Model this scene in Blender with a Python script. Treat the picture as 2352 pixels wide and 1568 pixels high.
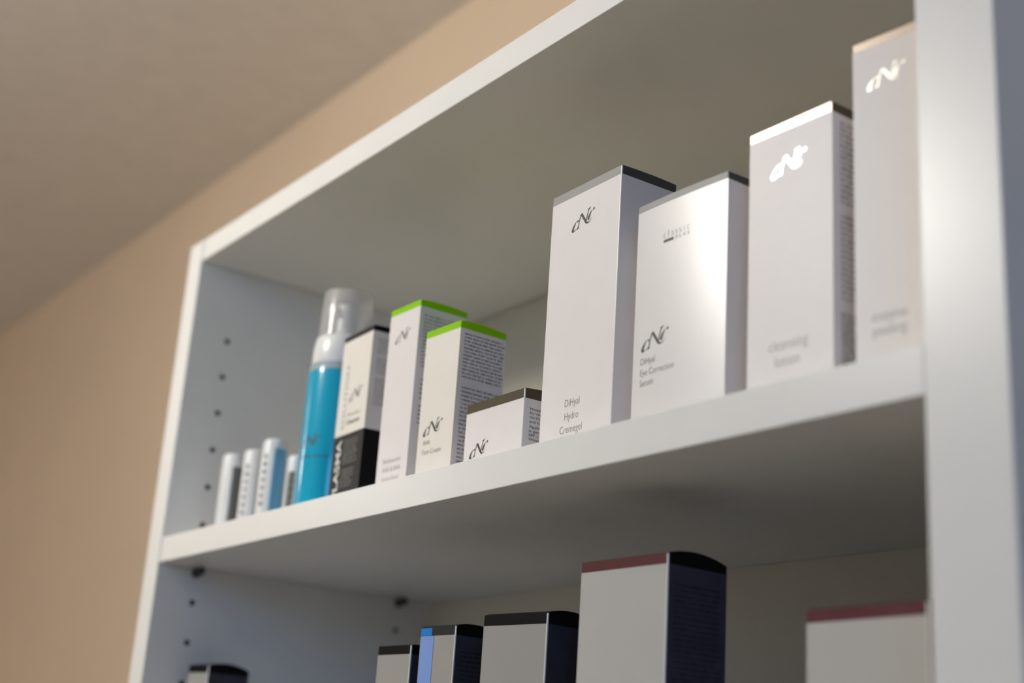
import bpy, bmesh, math, random
from mathutils import Vector, Matrix

# ------------------------------------------------------------------ scene, camera, light
scene = bpy.context.scene
for o in list(bpy.data.objects):
    bpy.data.objects.remove(o, do_unlink=True)
COL = scene.collection

# world axes: x along the shelves (to the right), y into the bookcase, z up;
# origin: front left inner corner of the upper shelf board, on its top face
YAW, PITCH, ROLL = 0.9608656, 0.3089239, 0.0679915
CAM = Vector((1.1748046, -0.4573175, -0.1870655))
FOCAL_PX = 3172.804
cam_data = bpy.data.cameras.new('camera')
cam_data.sensor_fit = 'HORIZONTAL'
cam_data.sensor_width = 36.0
cam_data.lens = FOCAL_PX / 2352 * 36.0
cam_data.clip_start = 0.02
cam_data.clip_end = 50
cam_data.dof.use_dof = True
cam_data.dof.focus_distance = 0.858
cam_data.dof.aperture_fstop = 3.9
cam_data.dof.aperture_blades = 0
cam = bpy.data.objects.new('camera', cam_data)
COL.objects.link(cam)
fwd = Vector((-math.sin(YAW) * math.cos(PITCH), math.cos(YAW) * math.cos(PITCH), math.sin(PITCH)))
rgt = Vector((math.cos(YAW), math.sin(YAW), 0))
upv = rgt.cross(fwd)
r2 = math.cos(ROLL) * rgt + math.sin(ROLL) * upv
u2 = -math.sin(ROLL) * rgt + math.cos(ROLL) * upv
M = Matrix((r2, u2, -fwd)).transposed().to_4x4()
M.translation = CAM
cam.matrix_world = M
scene.camera = cam

scene.view_settings.view_transform = 'Standard'
scene.view_settings.look = 'None'
scene.view_settings.gamma = 1.0
scene.view_settings.use_curve_mapping = False
scene.view_settings.exposure = 0.22

world = bpy.data.worlds.new('sky')
scene.world = world
world.use_nodes = True
world.node_tree.nodes['Background'].inputs['Color'].default_value = (0.55, 0.70, 1.0, 1)
world.node_tree.nodes['Background'].inputs['Strength'].default_value = 0.8

def area_light(name, loc, target, sx, sy, power, color, shape='RECTANGLE', spread=180):
    d = bpy.data.lights.new(name, 'AREA')
    d.shape = shape
    d.size = sx
    d.size_y = sy
    d.energy = power
    d.color = color
    d.spread = math.radians(spread)
    o = bpy.data.objects.new(name, d)
    COL.objects.link(o)
    o.location = loc
    o.rotation_euler = (Vector(target) - Vector(loc)).to_track_quat('-Z', 'Y').to_euler()
    return o

# room: width board W, depth D, top board underside ZT, ceiling ZC
W, D, ZT, ZC, T = 0.8222, 0.285, 0.2623, 0.683, 0.022
TL, TR = 0.0292, 0.0410
FLOOR = -1.82
XL, XR, YF = -2.7, 2.7, -3.1
LAMPS = [(0.02, -0.92, 0.575), (-1.75, -1.15, 0.50)]
def globe_light(name, loc, power, color, radius):
    d = bpy.data.lights.new(name, 'POINT')
    d.energy = power
    d.color = color
    d.shadow_soft_size = radius
    o = bpy.data.objects.new(name, d)
    COL.objects.link(o)
    o.location = loc
    return o
globe_light('pendant_light', LAMPS[0], 22.5, (1.0, 0.965, 0.905), 0.10)
globe_light('pendant_light', LAMPS[1], 5.2, (1.0, 0.965, 0.905), 0.10)  # added second lamp, out of view, to brighten the left wall
area_light('window_daylight', (XR - 0.02, -1.35, 0.36), (0, 0.1, -0.1), 1.0, 0.5, 6.4, (0.17, 0.46, 1.0))

# ------------------------------------------------------------------ materials
MATS = {}
def mat(name, color, rough=0.5, metallic=0.0, spec=0.5, noise=0.0, nscale=40.0, bump=0.0, bscale=300.0, coat=0.0, coat_rough=0.1, coat_ior=1.5,
        transmission=0.0, ior=1.5, alpha=1.0, emission=None, estr=0.0):
    if name in MATS:
        return MATS[name]
    m = bpy.data.materials.new(name)
    m.use_nodes = True
    nt = m.node_tree
    b = nt.nodes['Principled BSDF']
    b.inputs['Base Color'].default_value = (*color, 1)
    b.inputs['Roughness'].default_value = rough
    b.inputs['Metallic'].default_value = metallic
    b.inputs['Specular IOR Level'].default_value = spec
    b.inputs['Coat Weight'].default_value = coat
    b.inputs['Coat Roughness'].default_value = coat_rough
    b.inputs['Coat IOR'].default_value = coat_ior
    b.inputs['Transmission Weight'].default_value = transmission
    b.inputs['IOR'].default_value = ior
    b.inputs['Alpha'].default_value = alpha
    if emission:
        b.inputs['Emission Color'].default_value = (*emission, 1)
        b.inputs['Emission Strength'].default_value = estr
    tc = nt.nodes.new('ShaderNodeTexCoord')
    if noise > 0:
        n = nt.nodes.new('ShaderNodeTexNoise')
        n.inputs['Scale'].default_value = nscale
        n.inputs['Detail'].default_value = 4
        r = nt.nodes.new('ShaderNodeValToRGB')
        r.color_ramp.elements[0].position = 0.3
        r.color_ramp.elements[1].position = 0.7
        r.color_ramp.elements[0].color = (*[max(0, c * (1 - noise)) for c in color], 1)
        r.color_ramp.elements[1].color = (*[min(1, c * (1 + noise)) for c in color], 1)
        nt.links.new(tc.outputs['Object'], n.inputs['Vector'])
        nt.links.new(n.outputs['Fac'], r.inputs['Fac'])
        nt.links.new(r.outputs['Color'], b.inputs['Base Color'])
    if bump > 0:
        n2 = nt.nodes.new('ShaderNodeTexNoise')
        n2.inputs['Scale'].default_value = bscale
        n2.inputs['Detail'].default_value = 3
        bp = nt.nodes.new('ShaderNodeBump')
        bp.inputs['Strength'].default_value = bump
        bp.inputs['Distance'].default_value = 0.001
        nt.links.new(tc.outputs['Object'], n2.inputs['Vector'])
        nt.links.new(n2.outputs['Fac'], bp.inputs['Height'])
        nt.links.new(bp.outputs['Normal'], b.inputs['Normal'])
    MATS[name] = m
    return m

def srgb(r, g, b):
    f = lambda c: c / 12.92 if c <= 0.04045 else ((c + 0.055) / 1.055) ** 2.4
    return tuple(f(v / 255) for v in (r, g, b))

M_WALL = mat('beige_wall_paint', (0.73, 0.565, 0.40), 0.9, noise=0.03, nscale=3, bump=0.25, bscale=220)
M_WALL2 = mat('pale_grey_wall_paint', (0.55, 0.62, 0.72), 0.9, noise=0.03, nscale=3)
M_CEIL = mat('ceiling_paint', (0.84, 0.81, 0.76), 0.95, noise=0.03, nscale=25, bump=0.4, bscale=160)
M_FLOOR = mat('floor_wood', (0.60, 0.50, 0.40), 0.5, noise=0.15, nscale=6)
M_LAM = mat('white_laminate', (0.85, 0.84, 0.805), 0.29, spec=0.34, noise=0.01, nscale=20, bump=0.05, bscale=500)
M_BACK = mat('white_hardboard', (0.85, 0.78, 0.63), 0.42, noise=0.01, nscale=20)
M_RAW = mat('raw_chipboard', (0.10, 0.085, 0.065), 0.9, noise=0.3, nscale=600)
M_ABSORBER = mat('grey_bounce_absorber', (0.50, 0.50, 0.51), 0.95, noise=0.05, nscale=300)  # for the added sheet that soaks up bounced light
M_PEG = mat('nickel_peg', (0.09, 0.095, 0.10), 0.4, metallic=0.6)
M_LAMPRIM = mat('white_lamp_metal', (0.8, 0.8, 0.8), 0.4)
M_DIFF = mat('lamp_diffuser', (0.9, 0.9, 0.9), 0.5, emission=(1.0, 0.9, 0.78), estr=3.0)

M_CARD = mat('white_carton', (0.83, 0.785, 0.765), 0.42, noise=0.012, nscale=60, spec=0.35)
M_CREAM = mat('cream_white_carton', (0.84, 0.80, 0.72), 0.45, noise=0.012, nscale=60, spec=0.35)
M_PEARL = mat('pearl_white_carton', (0.79, 0.765, 0.74), 0.30, noise=0.01, nscale=60, spec=0.42, metallic=0.03)
M_GREYWHITE = mat('shaded_silver_grey_carton', (0.50, 0.49, 0.46), 0.30, noise=0.01, nscale=60, spec=0.5)  # silver grey, darkened to hold the dimness of the lower bay
M_SILVER = mat('shaded_dull_silver_carton', (0.37, 0.355, 0.325), 0.30, noise=0.01, nscale=60, spec=0.5)  # duller silver front, lower bay shade mixed into the colour
M_NAVY = mat('dark_navy_side', (0.052, 0.049, 0.070), 0.45, noise=0.1, nscale=80, spec=0.3)  # dark tone for the side faces of the lower cartons
M_BLACKB = mat('black_carton_band', (0.006, 0.0055, 0.006), 0.45, spec=0.12, noise=0.1)
M_CHAR = mat('charcoal_carton', (0.028, 0.026, 0.027), 0.45, spec=0.2, noise=0.1)
M_GREEN = mat('lime_green_band', (0.275, 0.63, 0.0), 0.45, noise=0.02, spec=0.15)
M_OLIVE = mat('olive_brown_band', (0.078, 0.062, 0.032), 0.42, noise=0.05, spec=0.25)
M_GREYB = mat('silver_grey_band', (0.38, 0.37, 0.35), 0.45, spec=0.25, noise=0.03)
M_GREYD = mat('dark_grey_band', (0.055, 0.055, 0.058), 0.4, noise=0.03)
M_ROSE = mat('rose_silver_foil', (0.40, 0.34, 0.29), 0.28, metallic=0.95)
M_FOIL = mat('silver_foil', (0.95, 0.93, 0.90), 0.17, metallic=1.0)
M_MAROON = mat('maroon_band', (0.095, 0.013, 0.020), 0.38, noise=0.12, nscale=120, metallic=0.2)
M_BLUELIGHT = mat('painted_blue_light', (0.22, 0.36, 0.74), 0.35, noise=0.02)  # blue light on a carton front, put into the colour
M_BLUELIGHTLID = mat('painted_blue_light_lid', (0.0, 0.22, 0.66), 0.35, noise=0.02)  # same blue light where it crosses the lid band
M_PAPER = mat('white_paper_glint_edge', (0.90, 0.89, 0.87), 0.25, noise=0.02, spec=0.9)
M_INK = mat('dark_grey_ink', (0.045, 0.042, 0.04), 0.5)
M_INKG = mat('grey_ink', (0.16, 0.15, 0.145), 0.5)
M_INKL = mat('light_grey_ink', (0.36, 0.34, 0.33), 0.5)
M_INKB = mat('black_ink', (0.004, 0.004, 0.005), 0.5)
M_INKW = mat('cream_ink', (0.80, 0.76, 0.70), 0.5)
M_INKGR = mat('pale_grey_ink', (0.36, 0.34, 0.32), 0.5)
M_BLUE = mat('turquoise_liquid', (0.0, 0.385, 0.60), 0.3, noise=0.01, spec=0.1, coat=1.0, coat_rough=0.10, coat_ior=1.6)
M_CLEARB = mat('frosted_clear_plastic', (0.75, 0.85, 0.90), 0.15, noise=0.01, alpha=0.45)
M_WPL = mat('white_plastic', (0.82, 0.82, 0.81), 0.25, noise=0.01, spec=0.5)
M_CLEAR = mat('clear_cap_plastic', (0.85, 0.84, 0.82), 0.07, spec=0.7, alpha=0.22, noise=0.01)
M_STICKB = mat('blue_stick_print', (0.16, 0.40, 0.60), 0.35)
M_STICKG = mat('grey_stick_label', (0.16, 0.165, 0.16), 0.45)

# ------------------------------------------------------------------ helpers
def finish(name, bm, m, parent=None, smooth=False):
    me = bpy.data.meshes.new(name)
    bmesh.ops.recalc_face_normals(bm, faces=bm.faces)
    bm.to_mesh(me)
    bm.free()
    for mm in (m if isinstance(m, (list, tuple)) else [m]):
        me.materials.append(mm)
    if smooth:
        for p in me.polygons:
            p.use_smooth = True
        me.set_sharp_from_angle(angle=math.radians(38))
    o = bpy.data.objects.new(name, me)
    COL.objects.link(o)
    if parent is not None:
        o.parent = parent
    return o

def bm_box(x0, x1, y0, y1, z0, z1, bevel=0.0, seg=2, bm=None):
    b = bm or bmesh.new()
    tmp = bmesh.new()
    vs = [tmp.verts.new((x, y, z)) for x in (x0, x1) for y in (y0, y1) for z in (z0, z1)]
    for f in ((0, 1, 3, 2), (4, 6, 7, 5), (0, 4, 5, 1), (2, 3, 7, 6), (0, 2, 6, 4), (1, 5, 7, 3)):
        tmp.faces.new([vs[i] for i in f])
    if bevel:
        bmesh.ops.bevel(tmp, geom=list(tmp.edges), offset=bevel, segments=seg, affect='EDGES', profile=0.5)
    me = bpy.data.meshes.new('tmp')
    tmp.to_mesh(me)
    tmp.free()
    b.from_mesh(me)
    bpy.data.meshes.remove(me)
    return b

def bm_lathe(profile, seg=48, cx=0, cy=0, bm=None):
    b = bm or bmesh.new()
    rings = []
    for r, z in profile:
        if r < 1e-6:
            rings.append([b.verts.new((cx, cy, z))])
        else:
            rings.append([b.verts.new((cx + r * math.cos(2 * math.pi * i / seg), cy + r * math.sin(2 * math.pi * i / seg), z)) for i in range(seg)])
    for a, c in zip(rings, rings[1:]):
        for i in range(seg):
            j = (i + 1) % seg
            if len(a) == 1 and len(c) == 1:
                continue
            if len(a) == 1:
                b.faces.new((a[0], c[j], c[i]))
            elif len(c) == 1:
                b.faces.new((a[i], a[j], c[0]))
            else:
                b.faces.new((a[i], a[j], c[j], c[i]))
    return b

def thing(name, label, cat, loc, rz=0.0, group=None):
    o = bpy.data.objects.new(name, None)
    o.empty_display_size = 0.02
    COL.objects.link(o)
    o.location = loc
    o.rotation_euler = (0, 0, rz)
    o['label'] = label
    o['category'] = cat
    if group:
        o['group'] = group
    return o

def struct(o):
    o['kind'] = 'structure'
    return o

# ------------------------------------------------------------------ the room
def slab(name, x0, x1, y0, y1, z0, z1, m):
    return struct(finish(name, bm_box(x0, x1, y0, y1, z0, z1), m))
YB = D + 0.012
slab('wall_back', XL - 0.1, XR + 0.1, YB, YB + 0.1, FLOOR, ZC, M_WALL)
slab('ceiling', XL - 0.1, XR + 0.1, YF - 0.1, YB + 0.1, ZC, ZC + 0.1, M_CEIL)
slab('floor', XL - 0.1, XR + 0.1, YF - 0.1, YB + 0.1, FLOOR - 0.1, FLOOR, M_FLOOR)
slab('wall_left', XL - 0.1, XL, YF, YB, FLOOR, ZC, M_WALL)
slab('wall_front', XL - 0.1, XR + 0.1, YF - 0.1, YF, FLOOR, ZC, M_WALL2)
# right wall with the window opening the daylight comes through
wy0, wy1, wz0, wz1 = -1.85, -0.85, 0.1, 0.62
bm = bm_box(XR, XR + 0.1, YF, wy0, FLOOR, ZC)
bm_box(XR, XR + 0.1, wy1, YB, FLOOR, ZC, bm=bm)
bm_box(XR, XR + 0.1, wy0, wy1, FLOOR, wz0, bm=bm)
bm_box(XR, XR + 0.1, wy0, wy1, wz1, ZC, bm=bm)
struct(finish('wall_right', bm, M_WALL2))
bm = bm_box(XR + 0.02, XR + 0.07, wy0, wy0 + 0.05, wz0, wz1)
bm_box(XR + 0.02, XR + 0.07, wy1 - 0.05, wy1, wz0, wz1, bm=bm)
bm_box(XR + 0.02, XR + 0.07, wy0 + 0.05, wy1 - 0.05, wz0, wz0 + 0.05, bm=bm)
bm_box(XR + 0.02, XR + 0.07, wy0 + 0.05, wy1 - 0.05, wz1 - 0.05, wz1, bm=bm)
struct(finish('window_1', bm, M_LAM))

for (lx, ly, lz), lab in zip(LAMPS, ('round pendant lamp hanging in front of the bookcase', 'added round pendant lamp out of view, brightening the left wall')):
    lamp = thing('pendant_lamp', lab, 'lamp', (lx, ly, ZC), 0, 'pendant lamps')
    dz = lz - ZC
    finish('ceiling_rose', bm_lathe([(0.0, 0), (0.05, 0), (0.05, -0.012), (0.02, -0.02), (0.0, -0.02)], 32), M_LAMPRIM, lamp, True)
    finish('cable', bm_lathe([(0.0025, -0.02), (0.0025, dz + 0.112)], 10), M_LAMPRIM, lamp, True)
    finish('lamp_cap', bm_lathe([(0.0, dz + 0.118), (0.03, dz + 0.114), (0.034, dz + 0.104), (0.0, dz + 0.104)], 32), M_LAMPRIM, lamp, True)
# ------------------------------------------------------------------ bookcase
case = thing('bookcase', 'tall white laminate bookcase with open shelves against the beige wall', 'bookcase', (W / 2, 0, FLOOR))
def cpart(name, bm, m, smooth=False):
    # geometry is given in room coordinates; keep it relative to the case
    bmesh.ops.translate(bm, verts=bm.verts, vec=(-W / 2, 0, -FLOOR))
    return finish(name, bm, m, case, smooth)

PITCH_H = 0.03486
HOLES = [(y, 0.0169 + PITCH_H * k) for y in (0.0369, 0.2495) for k in range(-30, 6)]
def panel_with_holes(x0, x1, inner, sgn):
    base = finish('side_panel', bm_box(x0, x1, 0, D + 0.006, FLOOR, ZT + T, 0.0008), [M_LAM, M_RAW])
    cut = bmesh.new()
    for (y, z) in HOLES:
        if abs(z + 0.018) < 0.004 or z > ZT:
            continue
        mtx = Matrix.Translation((inner + sgn * 0.0, y, z)) @ Matrix.Rotation(math.pi / 2, 4, 'Y')
        bmesh.ops.create_cone(cut, cap_ends=True, segments=14, radius1=0.0027, radius2=0.0027, depth=0.02, matrix=mtx)
    for f in cut.faces:
        f.material_index = 1
    cutter = finish('cutter', cut, [M_LAM, M_RAW])
    mod = base.modifiers.new('holes', 'BOOLEAN')
    mod.operation = 'DIFFERENCE'
    mod.solver = 'EXACT'
    mod.object = cutter
    bpy.context.view_layer.update()
    dg = bpy.context.evaluated_depsgraph_get()
    me = bpy.data.meshes.new_from_object(base.evaluated_get(dg))
    base.modifiers.clear()
    base.data = me
    bpy.data.objects.remove(cutter, do_unlink=True)
    me.transform(Matrix.Translation((-W / 2, 0, -FLOOR)))
    base.parent = case
    return base
panel_with_holes(-TL, 0.0, 0.0, -1)
panel_with_holes(W, W + TR, W, 1)
GAPL, GAPR = 0.0014, 0.0003
cpart('top_board', bm_box(GAPL, W - GAPR, 0.0005, D, ZT, ZT + T, 0.0006), M_LAM)
ZLOW = -0.168
ABSORBER = 0.0012
shelf_tops = [0.0, ZLOW, ZLOW - 0.30, ZLOW - 0.62, ZLOW - 0.94, ZLOW - 1.26, FLOOR + 0.09]
for z in shelf_tops:
    sb = cpart('shelf_board', bm_box(GAPL, W - GAPR, 0.0005, D - 0.0008, z - T, z, 0.0006), M_LAM)
    if z == ZLOW:
        lb = bm_box(0.006, W - 0.006, 0.012, D - 0.006, z + 0.00005, z + ABSORBER - 0.00005, 0.0003)  # added unseen sheet, cuts light bouncing off the lower shelf
        bmesh.ops.translate(lb, verts=lb.verts, vec=(-W / 2, 0, -FLOOR))
        finish('bounce_absorber', lb, M_ABSORBER, sb)['label'] = 'thin grey sheet added to cut bounced light'
cpart('plinth', bm_box(0, W, 0.02, 0.036, FLOOR, FLOOR + 0.09 - T - 0.0005), M_LAM)
cpart('back_panel', bm_box(-TL + 0.004, W + TR - 0.004, D + 0.0064, D + 0.0105, FLOOR + 0.02, ZT + T - 0.003), M_BACK)
cpart('back_panel', bm_box(0.0002, W - 0.0002, D + 0.0002, D + 0.0062, FLOOR + 0.02, ZT - 0.0012), M_BACK)
for z in shelf_tops[:-1]:
    for y in (0.0369, 0.2495):
        for x, s in ((0.0, 1), (W, -1)):
            b = bmesh.new()
            mtx = Matrix.Translation((x + s * 0.003, y, z - T - 0.0035)) @ Matrix.Rotation(math.pi / 2, 4, 'Y')
            bmesh.ops.create_cone(b, cap_ends=True, segments=18, radius1=0.0034, radius2=0.0034, depth=0.018, matrix=mtx)
            mtx = Matrix.Translation((x + s * 0.0018, y, z - T - 0.0045)) @ Matrix.Rotation(math.pi / 2, 4, 'Y')
            bmesh.ops.create_cone(b, cap_ends=True, segments=18, radius1=0.0044, radius2=0.0040, depth=0.003, matrix=mtx)
            cpart('shelf_peg', b, M_PEG)

# ------------------------------------------------------------------ lettering
LOGO = [
 [(4.11,7.15,4.23,7.09), (3.39,6.27,3.66,6.10), (2.19,5.39,3.02,4.90), (0.91,4.12,2.21,3.41), (-0.05,2.72,1.69,1.87), (-0.66,1.58,1.45,0.63), (-0.54,0.72,0.94,0.10), (-0.03,0.02,0.33,-0.11)],
 [(0.98,-0.20,0.15,0.62), (1.96,0.26,1.42,0.79), (3.20,0.85,3.00,1.05), (4.72,1.17,4.61,1.29)],
 [(5.18,5.38,5.00,5.46), (5.78,5.66,4.77,6.20), (6.23,6.06,5.05,6.70), (6.02,6.90,5.74,7.04)],
 [(6.25,1.73,5.55,2.04), (7.34,5.90,6.64,6.22), (8.54,9.00,7.79,9.36)],
 [(6.63,1.91,6.78,1.74), (5.33,2.18,6.50,1.21), (4.98,1.52,5.78,0.87), (4.20,0.90,4.33,0.78)],
 [(8.11,9.26,9.38,10.35), (8.63,9.04,10.68,9.33), (11.03,5.72,13.26,5.84), (13.09,2.89,15.34,2.90), (13.81,2.27,15.20,2.05)],
 [(7.71,9.41,7.53,9.66), (8.82,9.15,8.02,9.98), (10.26,9.68,9.35,10.47), (10.29,10.30,10.14,10.42)],
 [(14.49,4.07,13.74,4.40), (15.46,7.51,14.77,7.82), (16.32,10.61,15.69,10.90)],
 [(15.18,11.55,15.28,11.64), (16.55,10.42,15.69,11.57), (17.36,11.48,16.75,11.98), (18.62,12.22,18.50,12.34)],
 [(14.40,1.93,13.81,3.19), (15.82,1.92,15.24,2.89), (17.29,2.26,16.85,2.71), (18.66,3.17,18.46,3.30), (19.50,4.60,19.36,4.68)],
 [(19.77,10.14,19.93,10.04), (18.84,9.37,19.31,9.07), (17.38,8.23,18.45,7.59), (16.26,6.91,17.82,6.09), (15.56,5.64,17.42,4.72), (15.32,4.76,17.01,3.94), (15.75,3.95,16.21,3.74)],
 [(21.08,8.94,20.86,9.05), (21.90,9.38,20.65,10.09), (22.40,9.93,21.19,10.70), (22.31,10.67,22.05,10.84)]]

EPS = 0.00012

def place_print(bm, face, w, d, name, m, parent, bow=0.0):
    """bm holds (u, v) in x, z of the print; move it onto the front or the right face of a carton"""
    for v in bm.verts:
        u, z = v.co.x, v.co.z
        if face == 'front':
            q = (u - w / 2) / (w / 2)
            v.co = Vector((u - w / 2, -d / 2 - EPS - bow * (1 - q * q), z))
        else:
            v.co = Vector((w / 2 + EPS, u - d / 2, z))
    me = bpy.data.meshes.new(name)
    bm.normal_update()
    for f in bm.faces:
        n = f.normal
        if (face == 'front' and n.y > 0) or (face != 'front' and n.x < 0):
            f.normal_flip()
    bm.to_mesh(me)
    bm.free()
    me.materials.append(m)
    o = bpy.data.objects.new(name, me)
    COL.objects.link(o)
    o.parent = parent
    return o

def logo_bm(u0, v0, width, fat=0.0):
    bm = bmesh.new()
    k = width / 23.06
    for li, st in enumerate(LOGO):
        prev = None
        for (ax, az, bx, bz) in st:
            mx, mz = (ax + bx) / 2, (az + bz) / 2
            dx, dz = (ax - bx) / 2, (az - bz) / 2
            L = math.hypot(dx, dz) or 1e-6
            g = (L + fat) / L
            a = bm.verts.new((u0 + (mx + dx * g + 0.66) * k, li * 0, v0 + (mz + dz * g) * k))
            b = bm.verts.new((u0 + (mx - dx * g + 0.66) * k, li * 0, v0 + (mz - dz * g) * k))
            if prev:
                bm.faces.new((prev[0], a, b, prev[1]))
            prev = (a, b)
    return bm

_fcache = {}
def text_mesh(s, thin=0.0):
    key = (s, thin)
    if key not in _fcache:
        c = bpy.data.curves.new('t', 'FONT')
        c.body = s
        c.size = 1.0
        c.offset = thin
        c.resolution_u = 3
        o = bpy.data.objects.new('t', c)
        COL.objects.link(o)
        bpy.context.view_layer.update()
        dg = bpy.context.evaluated_depsgraph_get()
        me = bpy.data.meshes.new_from_object(o.evaluated_get(dg))
        bpy.data.objects.remove(o, do_unlink=True)
        _fcache[key] = me
    return _fcache[key]

CAP = 0.72   # cap height of the built-in face at size 1
def add_text(bm, s, u0, v0, width, cap, thin=-0.008, vertical=False):
    """lettering with its baseline starting at (u0, v0); width along the baseline; cap = capital height"""
    me = text_mesh(s, thin)
    xs = [v.co.x for v in me.vertices]
    x0, x1 = min(xs), max(xs)
    kx = width / (x1 - x0)
    kz = cap / CAP
    t = bmesh.new()
    t.from_mesh(me)
    for v in t.verts:
        x, y = (v.co.x - x0) * kx, v.co.y * kz
        v.co = Vector((u0 - y, 0, v0 + x)) if vertical else Vector((u0 + x, 0, v0 + y))
    m2 = bpy.data.meshes.new('tmp')
    t.to_mesh(m2)
    t.free()
    bm.from_mesh(m2)
    bpy.data.meshes.remove(m2)

def add_fine_print(bm, u0, u1, vtop, vbot, pitch, rnd, ragged=0.25, xh=None):
    """lines of print too small to read: rows of letter-sized strokes"""
    xh = (xh or pitch * 0.5) * 0.70
    adv = xh * 0.9
    v = vtop - pitch
    def q(a0, a1, b0, b1):
        vs = [bm.verts.new(p) for p in ((a0, 0, b0), (a1, 0, b0), (a1, 0, b1), (a0, 0, b1))]
        bm.faces.new(vs)
    while v > vbot:
        end = u1 - (u1 - u0) * ragged * rnd.random() * (1 if rnd.random() < 0.5 else 0.15)
        u = u0
        while u < end:
            for _ in range(rnd.choice((2, 3, 4, 5, 6, 7, 8, 9))):
                if u > end:
                    break
                top = xh * (1.45 if rnd.random() < 0.22 else 1.0)
                lo = -xh * 0.4 if rnd.random() < 0.1 else 0
                sw = adv * 0.24
                q(u, u + sw, v + lo, v + top)
                if rnd.random() < 0.72:
                    q(u + adv * 0.5, u + adv * 0.5 + sw, v, v + xh)
                if rnd.random() < 0.6:
                    q(u + sw, u + adv * 0.5, v + xh * 0.8, v + xh)
                if rnd.random() < 0.5:
                    q(u + sw, u + adv * 0.5, v, v + xh * 0.2)
                u += adv
            u += adv * 0.8
        v -= pitch

# ------------------------------------------------------------------ cartons
def carton(name, label, near, w, d, h, rot, base, front, side, band_h, band_front, band_side=None, bulge=0.0, bow=0.0, cat='box', group=None, edge=False):
    """near = (x, y) of the front right corner on the shelf; rot = turn of the front in degrees"""
    r = math.radians(rot)
    ex, ey = Vector((math.cos(r), math.sin(r))), Vector((-math.sin(r), math.cos(r)))
    c = Vector(near) - ex * (w / 2) + ey * (d / 2)
    t = thing(name, label, cat, (c.x, c.y, base), r, group)
    hb = h - band_h
    # body: front face may bow outwards a little
    n = 44 if bow else 1
    bm = bmesh.new()
    prof = []
    for i in range(n + 1):
        u = -1 + 2 * i / n
        prof.append((u * w / 2, -d / 2 - bow * (1 - u * u)))
    prof += [(w / 2, d / 2), (-w / 2, d / 2)]
    lo = [bm.verts.new((x, y, 0.0002)) for x, y in prof]
    hi = [bm.verts.new((x, y, hb)) for x, y in prof]
    N = len(prof)
    for i in range(N):
        j = (i + 1) % N
        f = bm.faces.new((lo[i], lo[j], hi[j], hi[i]))
        f.material_index = 0 if i < n else 1
    bm.faces.new(lo[::-1]).material_index = 1
    bm.faces.new(hi).material_index = 1
    vedges = [e for e in bm.edges if abs(e.verts[0].co.z - e.verts[1].co.z) > hb * 0.5 and len(e.link_faces) == 2 and e.calc_face_angle(0) > 0.5]
    bmesh.ops.bevel(bm, geom=vedges, offset=0.0005, segments=2, affect='EDGES', profile=0.5)
    finish('carton_body', bm, [front, side], t)
    # coloured band and closed lid; the lid flap can arch from front to back
    g = 0.00008
    bm = bmesh.new()
    m = 10
    pts = []
    for i in range(m + 1):
        s = i / m
        pts.append((-d / 2 - g + (d + 2 * g) * s, h + bulge * math.sin(math.pi * s) ** 0.8 - (bulge * 0.45) * s))
    ring = [(-d / 2 - g, hb)] + pts + [(d / 2 + g, hb)]
    L = [bm.verts.new((-w / 2 - g, y, z)) for y, z in ring]
    R = [bm.verts.new((w / 2 + g, y, z)) for y, z in ring]
    K = len(ring)
    for i in range(K):
        j = (i + 1) % K
        f = bm.faces.new((L[i], L[j], R[j], R[i]))
        f.material_index = 0 if i == 0 else 1
    bm.faces.new(L[::-1]).material_index = 1
    bm.faces.new(R).material_index = 1
    fr = [e for e in bm.edges if abs(e.verts[0].co.z - e.verts[1].co.z) > band_h * 0.5 and abs(e.verts[0].co.x - e.verts[1].co.x) < 1e-6]
    bmesh.ops.bevel(bm, geom=fr, offset=0.0005, segments=2, affect='EDGES', profile=0.5)
    if bow:
        for i in range(1, 12):
            x = -w / 2 + w * i / 12
            bmesh.ops.bisect_plane(bm, geom=bm.verts[:] + bm.edges[:] + bm.faces[:], plane_co=(x, 0, 0), plane_no=(1, 0, 0))
        for v in bm.verts:
            if v.co.y < -d / 2 + 0.0004:
                q = v.co.x / (w / 2)
                v.co.y -= bow * max(0, 1 - q * q)
    finish('lid_band', bm, [band_front, band_side or band_front], t)
    if edge:
        eb = bmesh.new()
        z0, z1 = (0.0004 if edge == 'full' else hb), h - 0.0004
        bmesh.ops.create_cone(eb, cap_ends=True, segments=16, radius1=0.0006, radius2=0.0006, depth=z1 - z0,
                              matrix=Matrix.Translation((w / 2 - 0.00046, -d / 2 + 0.00046, (z0 + z1) / 2)))
        e = finish('worn_glint_edge', eb, M_PAPER, t, True)  # white strip stands for worn paper and the bright corner glint
        e['label'] = 'white strip along the corner, worn paper and painted glint'
    t['_w'], t['_d'], t['_b'] = w, d, bow
    return t

def front_print(t, bm, m, name='lettering'):
    return place_print(bm, 'front', t['_w'], t['_d'], name, m, t, t['_b'])
def side_print(t, bm, m, name='side_lettering'):
    return place_print(bm, 'side', t['_w'], t['_d'], name, m, t)
mm = 0.001
rnd = random.Random(7)
UP = 'cosmetic cartons on the upper shelf'
LOW = 'cosmetic cartons on the lower shelf'

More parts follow.
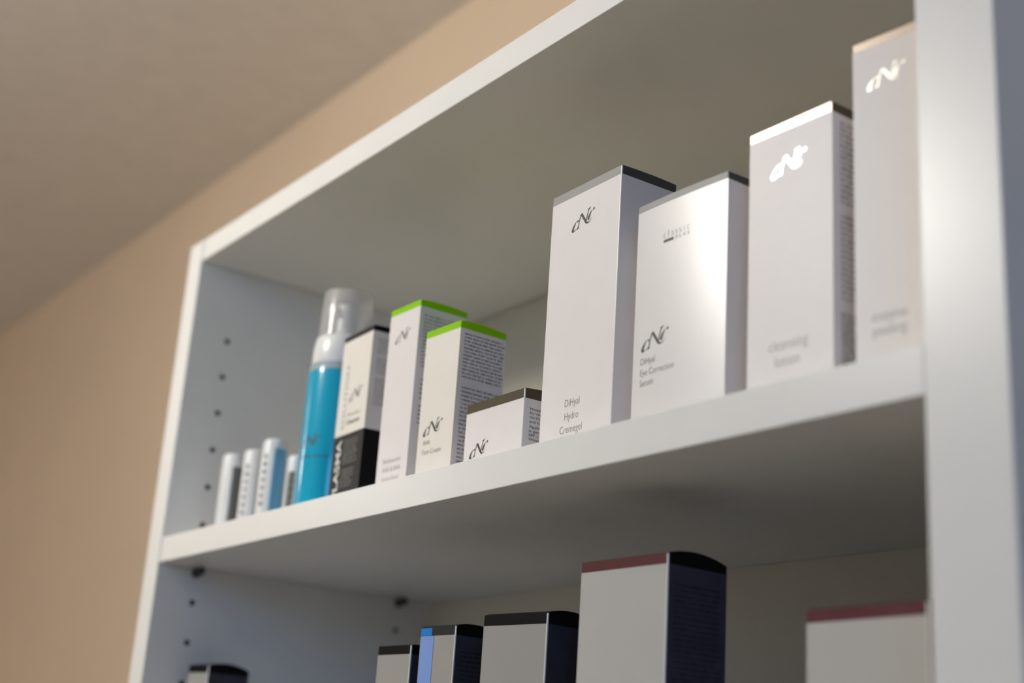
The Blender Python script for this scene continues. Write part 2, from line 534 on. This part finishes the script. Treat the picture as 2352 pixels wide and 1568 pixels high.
# A: plasma solution
A = carton('cosmetic_carton', 'half cream half charcoal carton with black lid beside the turquoise bottle', (0.2859, 0.034), 0.050, 0.045, 0.1414, -3, 0,
           M_CREAM, M_CARD, 0.0042, M_CHAR, M_BLACKB, 0.0008, group=UP)
fb = bm_box(-0.025 - 0.0001, 0.025 + 0.0001, -0.0225 - 0.0001, 0.0225 + 0.0001, 0.0003, 0.0597, 0)
sl = finish('charcoal_sleeve', fb, [M_CHAR, M_BLACKB], A)
sl['label'] = 'charcoal lower half'
for p in sl.data.polygons:
    p.material_index = 0 if p.normal.y < -0.5 else 1
front_print(A, logo_bm(19.5 * mm, 85.2 * mm, 21 * mm), M_INKG, 'logo')
b = bmesh.new()
add_text(b, 'SOLUTION', 14.5 * mm, 64.3 * mm, 51 * mm, 4.6 * mm, -0.012, True)
add_text(b, 'Micellar', 18.6 * mm, 73.5 * mm, 22 * mm, 3.0 * mm, -0.012)
front_print(A, b, M_INKG)
b = bmesh.new()
add_text(b, 'Cleanser', 18 * mm, 67.3 * mm, 23 * mm, 3.6 * mm, 0.012)
front_print(A, b, M_INK)
b = bmesh.new()
add_text(b, 'PLASMA', 14.0 * mm, 9.5 * mm, 46.5 * mm, 8.2 * mm, 0.02, True)
o = front_print(A, b, M_INKW); o.location.y -= 0.00012
b = bmesh.new()
add_fine_print(b, 18 * mm, 42 * mm, 56 * mm, 34 * mm, 2.5 * mm, rnd, 0.2, 1.5 * mm)
add_fine_print(b, 18 * mm, 39 * mm, 33 * mm, 17 * mm, 2.5 * mm, rnd, 0.2, 1.5 * mm)
o = front_print(A, b, M_INKGR, 'fine_print'); o.location.y -= 0.00012
b = bmesh.new()
add_fine_print(b, 5 * mm, 40 * mm, 133 * mm, 119 * mm, 2.2 * mm, rnd, 0.1)
add_fine_print(b, 5 * mm, 40 * mm, 117 * mm, 103 * mm, 2.2 * mm, rnd, 0.1)
add_fine_print(b, 5 * mm, 40 * mm, 101 * mm, 79 * mm, 2.2 * mm, rnd, 0.1)
side_print(A, b, M_INK, 'fine_print')

# B: tall lime-banded
B = carton('cosmetic_carton', 'taller of the two lime green topped white cartons, standing next to the charcoal one', (0.3593, 0.03), 0.0408, 0.0408, 0.1428, 0.4, 0,
           M_CARD, M_CARD, 0.0047, M_GREEN, None, 0.0012, group=UP)
front_print(B, logo_bm(9.5 * mm, 114.6 * mm, 20 * mm), M_INKG, 'logo')
b = bmesh.new()
add_text(b, 'Skinbooster', 8 * mm, 24.6 * mm, 24.6 * mm, 3.9 * mm, -0.012)
add_text(b, 'AHA & BHA', 8.4 * mm, 18.1 * mm, 24 * mm, 3.9 * mm, -0.012)
add_text(b, 'Intro-Fluid', 9.2 * mm, 11.7 * mm, 21.5 * mm, 3.4 * mm, -0.012)
front_print(B, b, M_INKL)
b = bmesh.new()
add_fine_print(b, 4 * mm, 37 * mm, 134 * mm, 92 * mm, 2.75 * mm, rnd, 0.15, 1.5 * mm)
add_fine_print(b, 5 * mm, 37 * mm, 86 * mm, 68 * mm, 3.4 * mm, rnd, 0.15, 1.8 * mm)
add_fine_print(b, 5 * mm, 37 * mm, 66 * mm, 50 * mm, 3.0 * mm, rnd, 0.15, 1.7 * mm)
side_print(B, b, M_INK, 'fine_print')

# C: short lime-banded
Cc = carton('cosmetic_carton', 'shorter lime green topped cream carton with a side full of small print', (0.4152, 0.03), 0.0413, 0.0395, 0.1136, 2.0, 0,
            M_CREAM, M_CARD, 0.005, M_GREEN, None, 0.0012, group=UP)
front_print(Cc, logo_bm(6 * mm, 36.0 * mm, 22.4 * mm), M_INK, 'logo')
b = bmesh.new()
add_text(b, 'AHA', 6.6 * mm, 29.8 * mm, 8.3 * mm, 3.7 * mm, -0.012)
add_text(b, 'Face Cream', 6.8 * mm, 23.1 * mm, 22.2 * mm, 3.9 * mm, -0.012)
front_print(Cc, b, M_INKG)
b = bmesh.new()
add_fine_print(b, 3.8 * mm, 38.0 * mm, 107 * mm, 71.5 * mm, 2.55 * mm, rnd, 0.06, 1.5 * mm)
add_fine_print(b, 4.5 * mm, 38.0 * mm, 69 * mm, 12 * mm, 2.85 * mm, rnd, 0.06, 1.6 * mm)
side_print(Cc, b, M_INK, 'fine_print')

# D: low carton with olive band
Dd = carton('cosmetic_carton', 'lowest carton, white with an olive brown lid band, in front of the shorter lime one', (0.4952, 0.03), 0.0654, 0.060, 0.050, -0.7, 0,
            M_CARD, M_CARD, 0.0062, M_OLIVE, M_OLIVE, 0.0016, group=UP, edge='full')
front_print(Dd, logo_bm(6.8 * mm, 12.4 * mm, 21 * mm), M_INK, 'logo')
b = bmesh.new()
for i, (s, wd, z) in enumerate((('Moisturiz', 12.6, 36.6), ('for reduc', 12.4, 34.0), ('the forma', 12.6, 31.3), ('and for u', 12.8, 28.4),
                                ('Applicati', 12.6, 25.2), ('is gently', 12.4, 22.4), ('SPF 15 b', 12.4, 19.7), ('White Sn', 12.6, 17.0))):
    add_text(b, s, 4.9 * mm, z * mm, wd * mm, 1.7 * mm, 0.0)
side_print(Dd, b, M_INK)

# E: tall carton in focus
E = carton('cosmetic_carton', 'tall plain sided white carton with a grey lid, right of the low olive one', (0.5813, 0.03), 0.0704, 0.0435, 0.1745, -1.5, 0,
           M_CARD, M_CARD, 0.0056, M_GREYB, M_GREYD, 0.0006, group=UP, edge='full')
front_print(E, logo_bm(22.0 * mm, 144.0 * mm, 23.06 * mm), M_INK, 'logo')
b = bmesh.new()
add_text(b, 'DiHyal', 24.9 * mm, 30.0 * mm, 14.4 * mm, 4.9 * mm, -0.016)
add_text(b, 'Hydro', 25.2 * mm, 21.7 * mm, 13.6 * mm, 4.9 * mm, -0.016)
add_text(b, 'Cremegel', 21.1 * mm, 13.7 * mm, 21.8 * mm, 4.9 * mm, -0.016)
front_print(E, b, M_INKG)

# F: pearl carton
F = carton('cosmetic_carton', 'wide pearly white carton with a bright sheen down its front and a thin grey lid', (0.673, 0.03), 0.0725, 0.046, 0.1395, 1.1, 0,
           M_PEARL, M_CARD, 0.0041, M_GREYB, M_GREYD, 0.0006, bow=0.0011, group=UP)
front_print(F, logo_bm(7.0 * mm, 48.5 * mm, 22.8 * mm), M_INK, 'logo')
b = bmesh.new()
add_text(b, 'DiHyal', 7.1 * mm, 41.0 * mm, 11.9 * mm, 4.0 * mm, -0.012)
add_text(b, 'Eye Correction', 7.0 * mm, 34.4 * mm, 27.8 * mm, 4.0 * mm, -0.012)
add_text(b, 'Serum', 6.9 * mm, 28.3 * mm, 11.3 * mm, 4.0 * mm, -0.012)
front_print(F, b, M_INKG)
b = bmesh.new()
for i, ch in enumerate('classic'):
    wd = {'l': 0.35, 'i': 0.35}.get(ch, 1.9)
    add_text(b, ch, (23.2 + i * 3.2 + (0.7 if ch in 'li' else 0)) * mm, 113.3 * mm, wd * mm, 4.6 * mm, -0.02)
for i, ch in enumerate('PLUS'):
    add_text(b, ch, (33.4 + i * 3.1) * mm, 110.5 * mm, 1.5 * mm, 1.9 * mm, 0.004)
front_print(F, b, M_INKG, 'series_lettering')
b = bmesh.new()
vs = [b.verts.new((x * mm, 0, z * mm)) for x, z in ((23.4, 110.5), (31.6, 110.5), (31.6, 112.2), (23.4, 112.2))]
b.faces.new(vs)
front_print(F, b, M_INK, 'printed_bar')

# G: cleansing lotion
G = carton('cosmetic_carton', 'white carton with silver logo and shiny rose lid, between the pearly and the tallest one', (0.7469, 0.03), 0.0568, 0.045, 0.1536, 0.9, 0,
           M_CARD, M_CARD, 0.0050, M_ROSE, M_OLIVE, 0.0006, group=UP)
front_print(G, logo_bm(15.6 * mm, 122.8 * mm, 24 * mm, 0.02), M_FOIL, 'logo')['label'] = 'silver foil logo'
b = bmesh.new()
add_text(b, 'cleansing', 15.0 * mm, 27.8 * mm, 25.8 * mm, 6.2 * mm, -0.016)
add_text(b, 'lotion', 19.2 * mm, 19.1 * mm, 16.0 * mm, 6.2 * mm, -0.016)
front_print(G, b, M_INKL)
b = bmesh.new()
add_fine_print(b, 6 * mm, 38 * mm, 146 * mm, 98 * mm, 3.1 * mm, rnd, 0.1, 1.7 * mm)
add_fine_print(b, 6 * mm, 38 * mm, 95 * mm, 46 * mm, 3.1 * mm, rnd, 0.1, 1.7 * mm)
add_fine_print(b, 6 * mm, 38 * mm, 42.5 * mm, 14 * mm, 2.5 * mm, rnd, 0.1, 2.0 * mm)
side_print(G, b, M_INKG, 'fine_print')

# H: enzyme peeling
H = carton('cosmetic_carton', 'tallest white carton with a silver logo, beside the thick end panel', (0.8120, 0.0330), 0.050, 0.045, 0.1778, 5.7, 0,
           M_CARD, M_CARD, 0.0045, M_ROSE, M_OLIVE, 0.0006, group=UP)
front_print(H, logo_bm(8.4 * mm, 149.3 * mm, 21.5 * mm, 0.02), M_FOIL, 'logo')['label'] = 'silver foil logo'
b = bmesh.new()
add_text(b, 'enzyme', 9.5 * mm, 28.6 * mm, 18.2 * mm, 5.6 * mm, -0.016)
add_text(b, 'peeling', 9.8 * mm, 21.4 * mm, 17.8 * mm, 5.6 * mm, -0.016)
front_print(H, b, M_INKL)

# lower shelf cartons (near corner x, y; width; depth; top z)
def low_carton(label, near, w, d, top, rot, front, bandf, bands, bulge, text=False, band_h=0.006, edge='full'):
    t = carton('cosmetic_carton', label, near, w, d, top - ZLOW - ABSORBER, rot, ZLOW + ABSORBER, front, M_NAVY, band_h, bandf, bands, bulge, group=LOW, edge=edge)
    if text:
        b = bmesh.new()
        add_fine_print(b, 5 * mm, d - 5 * mm, (top - ZLOW - ABSORBER) - 14 * mm, 10 * mm, 2.9 * mm, rnd, 0.1, 1.6 * mm)
        side_print(t, b, M_INKB, 'fine_print')
    return t
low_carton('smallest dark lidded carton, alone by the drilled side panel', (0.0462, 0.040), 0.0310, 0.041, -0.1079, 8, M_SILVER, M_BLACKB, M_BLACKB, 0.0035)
low_carton('narrow grey carton with a black lid, left neighbour of the one with painted blue light', (0.3699, 0.040), 0.0385, 0.036, -0.1030, 3.7, M_SILVER, M_BLACKB, M_BLACKB, 0.0012)
L2 = low_carton('black topped carton with blue light painted down one edge, lower shelf', (0.4224, 0.040), 0.0367, 0.036, -0.0926, 5.0, M_SILVER, M_CHAR, M_BLACKB, 0.0026, True)
hh = -0.0926 - ZLOW - ABSORBER
for name, m, z0, z1, wd in (('blue_light_strip', M_BLUELIGHT, 0.002, hh - 0.0061, 0.0145), ('blue_light_strip', M_BLUELIGHTLID, hh - 0.0059, hh - 0.0010, 0.0120)):  # strip of blue light painted on the front and lid band
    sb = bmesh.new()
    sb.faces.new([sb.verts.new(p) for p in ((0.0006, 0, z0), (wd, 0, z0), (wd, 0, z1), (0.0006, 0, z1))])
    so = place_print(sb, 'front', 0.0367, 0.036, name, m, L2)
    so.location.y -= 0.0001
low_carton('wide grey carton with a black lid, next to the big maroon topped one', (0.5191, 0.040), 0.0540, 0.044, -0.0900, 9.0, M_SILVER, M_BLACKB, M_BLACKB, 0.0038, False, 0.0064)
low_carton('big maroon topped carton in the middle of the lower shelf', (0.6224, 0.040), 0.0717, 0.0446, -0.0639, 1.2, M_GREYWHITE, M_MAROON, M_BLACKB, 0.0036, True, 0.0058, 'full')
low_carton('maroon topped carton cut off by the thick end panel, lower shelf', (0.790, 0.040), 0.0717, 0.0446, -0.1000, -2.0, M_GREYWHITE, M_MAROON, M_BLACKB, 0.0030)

# ------------------------------------------------------------------ turquoise foam bottle
BX, BY = 0.2060, 0.0520
bot = thing('pump_bottle', 'turquoise foam pump bottle with a clear cap over a white nozzle', 'bottle', (BX, BY, 0))
finish('bottle_body', bm_lathe([(0, 0.0004), (0.024, 0.0004), (0.0262, 0.003), (0.0266, 0.008), (0.0266, 0.116), (0.0264, 0.1185), (0.0, 0.1185)], 64), M_BLUE, bot, True)
finish('bottle_shoulder', bm_lathe([(0.02645, 0.1187), (0.0262, 0.1215), (0.0252, 0.1245), (0.0246, 0.1255), (0.0, 0.1255)], 64), M_CLEARB, bot, True)['label'] = 'clear empty shoulder'
finish('collar', bm_lathe([(0.0, 0.1257), (0.0240, 0.1257), (0.0245, 0.127), (0.0243, 0.138), (0.0232, 0.1465), (0.0220, 0.1490), (0.0, 0.1492)], 64), M_WPL, bot, True)
noz = finish('nozzle', bm_lathe([(0.0120, 0.1493), (0.0118, 0.153), (0.0085, 0.156), (0.0080, 0.176), (0.0074, 0.1795), (0.0, 0.180)], 40), M_WPL, bot, True)
sp = bmesh.new()
bmesh.ops.create_cone(sp, cap_ends=True, segments=20, radius1=0.0040, radius2=0.0034, depth=0.010,
                      matrix=Matrix.Translation((0, -0.0110, 0.1735)) @ Matrix.Rotation(math.pi / 2, 4, 'X'))
finish('spout', sp, M_WPL, noz, True)
finish('clear_cap', bm_lathe([(0.0221, 0.1495), (0.0217, 0.160), (0.0208, 0.186), (0.0200, 0.1895), (0.0, 0.1905),
                              (0.0, 0.1893), (0.0192, 0.1883), (0.0198, 0.186), (0.0207, 0.160), (0.0211, 0.1495)], 64), M_CLEAR, bot, True)
def wrap(bm, radius, ang0, name, m, parent):
    """bend flat print round an upright cylinder; u = 0 faces the angle ang0"""
    for v in bm.verts:
        a = ang0 + v.co.x / radius
        v.co = Vector((math.cos(a) * (radius + EPS), math.sin(a) * (radius + EPS), v.co.z))
    return finish(name, bm, m, parent)
FRONT = math.radians(-90)
b = logo_bm(-12 * mm, 54 * mm, 21 * mm)
wrap(b, 0.0266, math.radians(-70), 'logo', M_INK, bot)
b = bmesh.new()
add_text(b, 'micellar cleanser', -14 * mm, 46 * mm, 30 * mm, 2.6 * mm, 0.0)
wrap(b, 0.0266, math.radians(-66), 'lettering', M_INK, bot)

# ------------------------------------------------------------------ small white sticks
def stick(label, x, y, h, r, kind, ang):
    t = thing('care_stick', label, 'stick', (x, y, 0), 0, 'small white sticks at the end of the upper shelf')
    cap_z = 0.011
    finish('stick_base', bm_lathe([(0, 0.0003), (r * 0.94, 0.0003), (r, 0.0015), (r, cap_z), (r * 0.985, cap_z + 0.0003), (0, cap_z + 0.0003)], 40), M_WPL, t, True)
    finish('stick_cap', bm_lathe([(0, cap_z + 0.0004), (r * 0.99, cap_z + 0.0004), (r, cap_z + 0.001), (r, h - r * 0.55), (r * 0.94, h - r * 0.28), (r * 0.8, h - r * 0.1), (r * 0.5, h - 0.0003), (0, h)], 40), M_WPL, t, True)
    rr = r * 1.002 + 0.0001
    def patch(a0, a1, z0, z1, m, name):
        bm = bmesh.new()
        n = 12
        lo = [bm.verts.new((math.cos(a0 + (a1 - a0) * i / n) * rr, math.sin(a0 + (a1 - a0) * i / n) * rr, z0)) for i in range(n + 1)]
        hi = [bm.verts.new((v.co.x, v.co.y, z1)) for v in lo]
        for i in range(n):
            bm.faces.new((lo[i], lo[i + 1], hi[i + 1], hi[i]))
        finish(name, bm, m, t)
    if kind == 'grey':
        patch(math.radians(-25), math.radians(70), 0.014, h - 0.013, M_STICKG, 'grey_label')
    if kind == 'blue':
        patch(math.radians(-25), math.radians(110), 0.001, h - r * 0.9, M_STICKB, 'blue_print')
    if kind in ('text', 'blue', 'dark'):
        bm = bmesh.new()
        z = h - 0.016
        for i in range(7):
            s = rnd.uniform(0.8, 1.2)
            for k in range(3):
                z0 = z - k * 0.0011
                q = [bm.verts.new((xx, 0, zz)) for xx, zz in ((-0.0016 * s, z0), (0.0016 * s, z0), (0.0016 * s, z0 + 0.0006), (-0.0016 * s, z0 + 0.0006))]
                bm.faces.new(q)
            for sx in (-0.0014, 0.001):
                q = [bm.verts.new((sx * s + e, 0, zz)) for e, zz in ((0, z - 0.0022), (0.0005, z - 0.0022), (0.0005, z + 0.0006), (0, z + 0.0006))]
                bm.faces.new(q)
            z -= 0.0068
            if z < 0.016:
                break
        wrap(bm, rr + 0.0001, math.radians(ang), 'lettering', M_INK, t)
    if kind == 'dark':
        patch(math.radians(-78), math.radians(-35), 0.004, h - 0.016, M_STICKG, 'grey_label')
stick('white stick with a grey label, nearest the drilled side panel', 0.0370, 0.0430, 0.078, 0.0100, 'grey', -60)
stick('plain white lettered stick between the grey labelled and the blue printed one', 0.0664, 0.0500, 0.0786, 0.0100, 'text', -62)
stick('white stick with a light blue printed side, tallest of the sticks', 0.1130, 0.0455, 0.0800, 0.0105, 'blue', -66)
stick('short stick half hidden behind the turquoise bottle', 0.1300, 0.0600, 0.0660, 0.0088, 'dark', -50)
for o in bpy.data.objects:
    for k in ('_w', '_d', '_b'):
        if k in o:
            del o[k]
